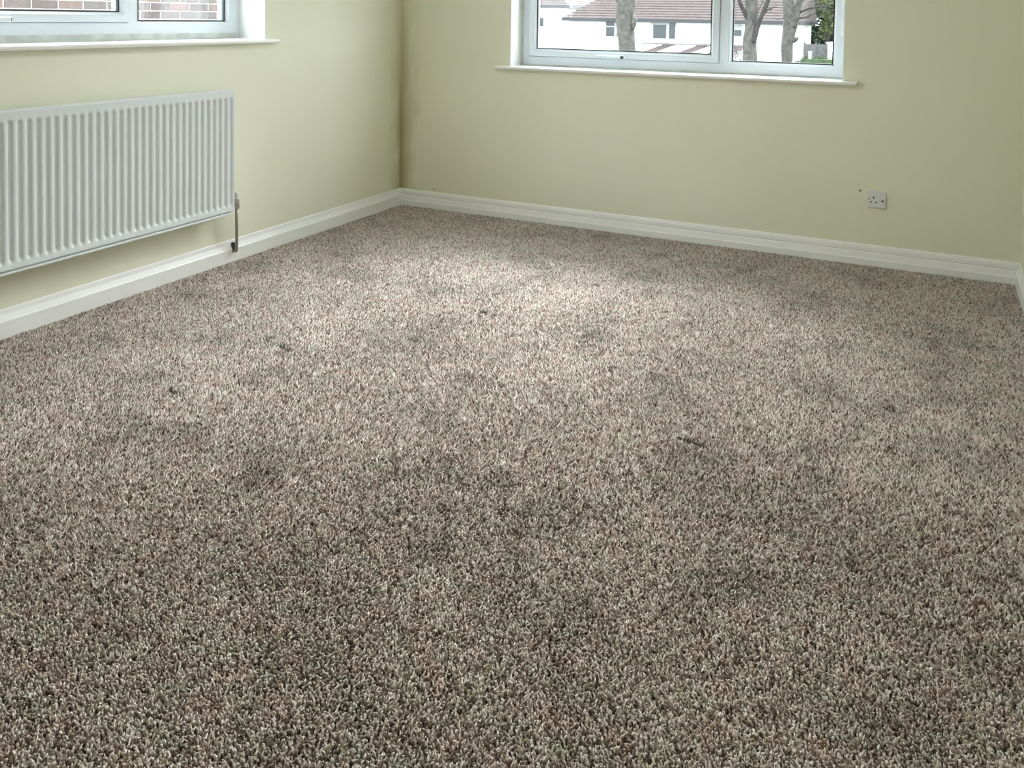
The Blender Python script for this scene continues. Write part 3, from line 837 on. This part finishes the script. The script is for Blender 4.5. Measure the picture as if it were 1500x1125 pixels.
def leaf_cloud(centres, radii, per, size, squash=1.0):
    """numpy leaf quads scattered through ellipsoid clumps"""
    V = []; F = []; b = 0
    for (c, r) in zip(centres, radii):
        d = nrg.normal(size=(per, 3)); d /= np.linalg.norm(d, axis=1)[:, None]
        rad = r * nrg.uniform(.35, 1.05, (per, 1)) ** .6
        P = np.array(c) + d * rad * np.array([1, 1, squash])
        a = nrg.normal(size=(per, 3)); a /= np.linalg.norm(a, axis=1)[:, None]
        u = np.cross(a, nrg.normal(size=(per, 3))); u /= np.linalg.norm(u, axis=1)[:, None]
        s = size * nrg.uniform(.6, 1.3, (per, 1))
        q = np.stack([P - a * s, P + u * s * .55, P + a * s, P - u * s * .55], 1).reshape(-1, 3)
        V.append(q); i = np.arange(per)[:, None] * 4 + b
        F.append(np.concatenate([i, i + 1, i + 2, i + 3], 1)); b += per * 4
    return np.concatenate(V).tolist(), np.concatenate(F).tolist()

def hedge():
    root = empty('clipped_hedge', (-2.6, 49.0, -1.6)); tag(root, 'low clipped green hedge beside the driveway', 'hedge')
    MB().box(-4.0, 1.0, 48.7, 49.3, -1.75, -.98).build('branches', M['hedge'], root)
    cs = [(x, 49.0, z) for x in np.arange(-4.0, 1.1, .22) for z in (-1.5, -1.25, -1.02)]
    v, f = leaf_cloud(cs, [.33] * len(cs), 90, .045, .75)
    o = mesh_obj('foliage', v, f, M['hedge'], root); o['kind'] = 'stuff'

def evergreen():
    root = empty('evergreen_tree', (-1.9, 65.0, -1.5)); tag(root, 'dense dark evergreen tree behind the small white building', 'tree')
    MB().tube([(-1.9, 65, -1.6), (-1.85, 65, 1.0), (-1.8, 65.1, 4.5)], [.28, .22, .1], 9).build('trunk', M['bark2'], root, smooth=True)
    cs, rs = [], []
    for _ in range(165):
        cs.append((-2.4 + rng.uniform(-4.2, 4.2), 65 + rng.uniform(-1.2, 1.2), rng.uniform(-1.0, 5.8))); rs.append(rng.uniform(.45, .85))
    v, f = leaf_cloud(cs, rs, 300, .14)
    o = mesh_obj('foliage', v, f, M['leaf_d'], root); o['kind'] = 'stuff'
    root = empty('leafy_shrub_tree', (-2.9, 57.0, -1.5)); tag(root, 'yellow-green leafy tree between the forked trunk and the evergreen', 'tree')
    MB().tube([(-3.6, 57.2, -1.6), (-3.5, 57.2, .8), (-3.0, 57.1, 2.6)], [.12, .09, .04], 8).build('trunk', M['bark2'], root, smooth=True)
    cs, rs = [], []
    for _ in range(44):
        t = rng.random()
        cs.append((-3.9 + t * 2.6 + rng.uniform(-.25, .5), 57.2 + rng.uniform(-.5, .5), .1 + t * 1.7 + rng.uniform(-.1, 2.4))); rs.append(rng.uniform(.25, .55))
    v, f = leaf_cloud(cs, rs, 90, .10)
    o = mesh_obj('foliage', v, f, M['leaf_y'], root); o['kind'] = 'stuff'

def blossom_shrub():
    root = empty('blossom_shrub', (-4.6, 33.0, GZ + .4)); tag(root, 'pale pink blossoming shrub in front of the forked tree', 'shrub')
    for i in range(7):
        a = i * .9
        MB().tube([(-4.6, 33, GZ + .3), (-4.6 + .3 * math.cos(a), 33 + .3 * math.sin(a), -1.2), (-4.6 + .75 * math.cos(a), 33 + .6 * math.sin(a), .05 + .3 * math.sin(i * 2.1))], [.035, .025, .008], 6).build('stem', M['bark2'], root, smooth=True)
    cs, rs = [], []
    for _ in range(40):
        cs.append((-4.6 + rng.uniform(-1.0, .8), 33 + rng.uniform(-.5, .5), rng.uniform(-1.5, .35))); rs.append(rng.uniform(.12, .28))
    v, f = leaf_cloud(cs, rs, 26, .045)
    o = mesh_obj('blossom', v, f, M['blossom'], root); o['kind'] = 'stuff'

def limb(root, name, pts, radii, mat, seg=12, wob=.16, seed=0, sub=5):
    P, R = [], []
    pts = [Vector(p) for p in pts]
    for i in range(len(pts) - 1):
        for k in range(sub):
            t = k / sub
            p = pts[i].lerp(pts[i + 1], t); P.append(p); R.append(radii[i] * (1 - t) + radii[i + 1] * t)
    P.append(pts[-1]); R.append(radii[-1])
    for i, p in enumerate(P):
        if 0 < i < len(P) - 1:
            p += Vector((mnoise.noise(Vector((p.z * 1.3, seed, 0))), mnoise.noise(Vector((p.z * 1.3, seed, 5))), 0)) * R[i] * .35
    return MB().tube(P, R, seg, wob, seed=seed).build(name, mat, root, smooth=True)

def twigs(root, starts, n, seed, mat, length=1.4, rad=.006):
    rg = random.Random(seed); mb = MB()
    for i in range(n):
        s = Vector(rg.choice(starts)) + Vector((rg.uniform(-.1, .1), rg.uniform(-.1, .1), rg.uniform(-.2, .2)))
        d = Vector((rg.uniform(-1, 1), rg.uniform(-.6, .6), rg.uniform(-.35, .9))).normalized()
        pts = [s]
        for k in range(4):
            d = (d + Vector((rg.uniform(-.35, .35), rg.uniform(-.3, .3), rg.uniform(-.45, .2)))).normalized()
            pts.append(pts[-1] + d * length / 4)
        mb.tube(pts, [rad, rad * .85, rad * .7, rad * .5, rad * .3], 4)
    o = mb.build('twigs', mat, root); o['kind'] = 'stuff'

def street_trees():
    Y = 12.0
    r = empty('street_tree', (-2.47, Y, GZ)); tag(r, 'stout bare grey tree trunk in front of the white house', 'tree', 'bare street trees')
    limb(r, 'trunk', [(-2.45, Y, GZ), (-2.46, Y, -1.0), (-2.47, Y, .55), (-2.48, Y, 1.1), (-2.50, Y, 1.6), (-2.55, Y, 2.6), (-2.5, Y, 3.4)], [.30, .21, .172, .182, .185, .19, .17], M['bark'], 16, .18, 1)
    limb(r, 'branch', [(-2.5, Y, 3.2), (-2.9, Y + .2, 4.2), (-3.4, Y + .3, 5.6)], [.12, .09, .05], M['bark'], 9, .1, 2)
    limb(r, 'branch', [(-2.5, Y, 3.2), (-2.2, Y - .2, 4.4), (-1.9, Y - .2, 5.9)], [.12, .09, .05], M['bark'], 9, .1, 3)
    limb(r, 'branch', [(-2.62, Y - .02, 1.55), (-2.72, Y - .05, 1.75), (-2.82, Y - .08, 2.4)], [.06, .045, .03], M['bark'], 8, .1, 4)
    MB().tube([(-2.36, Y - .04, 1.0), (-2.33, Y - .05, 1.12), (-2.315, Y - .05, 1.24), (-2.34, Y - .04, 1.36)], [.02, .055, .06, .02], 9, .3).build('burl', M['bark'], r, smooth=True)

    r = empty('street_tree', (.01, Y, GZ)); tag(r, 'bare forked tree nearest the window mullion', 'tree', 'bare street trees')
    limb(r, 'trunk', [(.0, Y, GZ), (.01, Y, -.6), (.0, Y, .45), (-.03, Y, .85), (-.01, Y, 1.2), (.0, Y, 1.65), (.03, Y, 2.6)], [.22, .17, .135, .12, .12, .115, .10], M['bark'], 14, .2, 11)
    limb(r, 'branch', [(-.03, Y - .03, 1.25), (-.10, Y - .06, 1.36), (-.19, Y - .1, 1.55), (-.30, Y - .1, 1.85), (-.5, Y - .1, 2.6)], [.055, .04, .036, .033, .02], M['bark2'], 9, .12, 12)
    limb(r, 'branch', [(.05, Y - .05, .85), (.12, Y - .08, 1.1), (.19, Y - .1, 1.32), (.30, Y - .1, 1.6), (.46, Y - .1, 2.1), (.6, Y - .1, 2.8)], [.06, .045, .04, .042, .035, .02], M['bark2'], 9, .12, 13)
    limb(r, 'branch', [(.20, Y - .1, 1.34), (.30, Y - .14, 1.46), (.45, Y - .15, 1.52), (.56, Y - .15, 1.50)], [.024, .018, .012, .006], M['bark2'], 7, .1, 14, 3)
    limb(r, 'branch', [(.03, Y - .1, 1.22), (.14, Y - .2, 1.42), (.26, Y - .25, 1.66), (.4, Y - .25, 2.0)], [.012, .012, .010, .006], M['twig'], 6, .1, 15, 3)
    twigs(r, [(.2, Y - .15, 1.3), (-.15, Y - .1, 1.5), (.3, Y - .1, 1.6), (.0, Y - .15, 1.5)], 16, 21, M['twig'], .7, .005)

    Y = 13.3; K = (Y - CAM_POS[1]) / (12.0 - CAM_POS[1])      # the third tree stands a little further down the verge
    T = lambda x, y, z: (CAM_POS[0] + (x - CAM_POS[0]) * K, y, 1.27 + (z - 1.27) * K)
    r = empty('street_tree', (.48, Y, GZ)); tag(r, 'bare tree leaning against the view of green foliage', 'tree', 'bare street trees')
    limb(r, 'trunk', [(.46, Y, GZ), T(.67, Y, -.6), T(.68, Y, .45), T(.665, Y, .8), T(.68, Y, 1.1), T(.69, Y, 1.4), T(.66, Y, 1.7), T(.62, Y, 2.6)], [.2, .15, .10, .115, .135, .14, .10, .08], M['bark'], 14, .18, 31)
    limb(r, 'branch', [T(.77, Y - .02, 1.15), T(.82, Y - .04, 1.35), T(.86, Y - .05, 1.6), T(.93, Y - .05, 2.0), T(1.1, Y, 2.8)], [.08, .075, .065, .055, .03], M['bark'], 10, .12, 32)
    limb(r, 'branch', [T(.86, Y - .06, 1.42), T(1.05, Y - .1, 1.50), T(1.28, Y - .12, 1.54), T(1.55, Y - .12, 1.60)], [.026, .02, .016, .008], M['bark2'], 7, .1, 33, 3)
    limb(r, 'branch', [T(.82, Y - .06, 1.30), T(1.02, Y - .1, 1.34), T(1.22, Y - .12, 1.46), T(1.4, Y - .12, 1.62)], [.022, .018, .012, .006], M['bark2'], 7, .1, 34, 3)
    limb(r, 'branch', [T(.50, Y - .2, 1.28), T(.72, Y - .22, 1.36), T(.9, Y - .24, 1.52), T(1.0, Y - .24, 1.75)], [.008, .010, .010, .007], M['twig'], 6, .1, 35, 3)
    MB().tube([T(.77, Y - .03, .90), T(.83, Y - .05, .93), T(.865, Y - .06, .955)], [.055, .04, .02], 8, .2).build('knot', M['bark'], r, smooth=True)
    twigs(r, [T(.9, Y - .1, 1.4), T(1.1, Y - .1, 1.5), T(.8, Y - .1, 1.6), T(1.25, Y - .1, 1.55)], 26, 41, M['twig'], .7, .005)

garden(); hedge(); evergreen(); blossom_shrub(); street_trees()
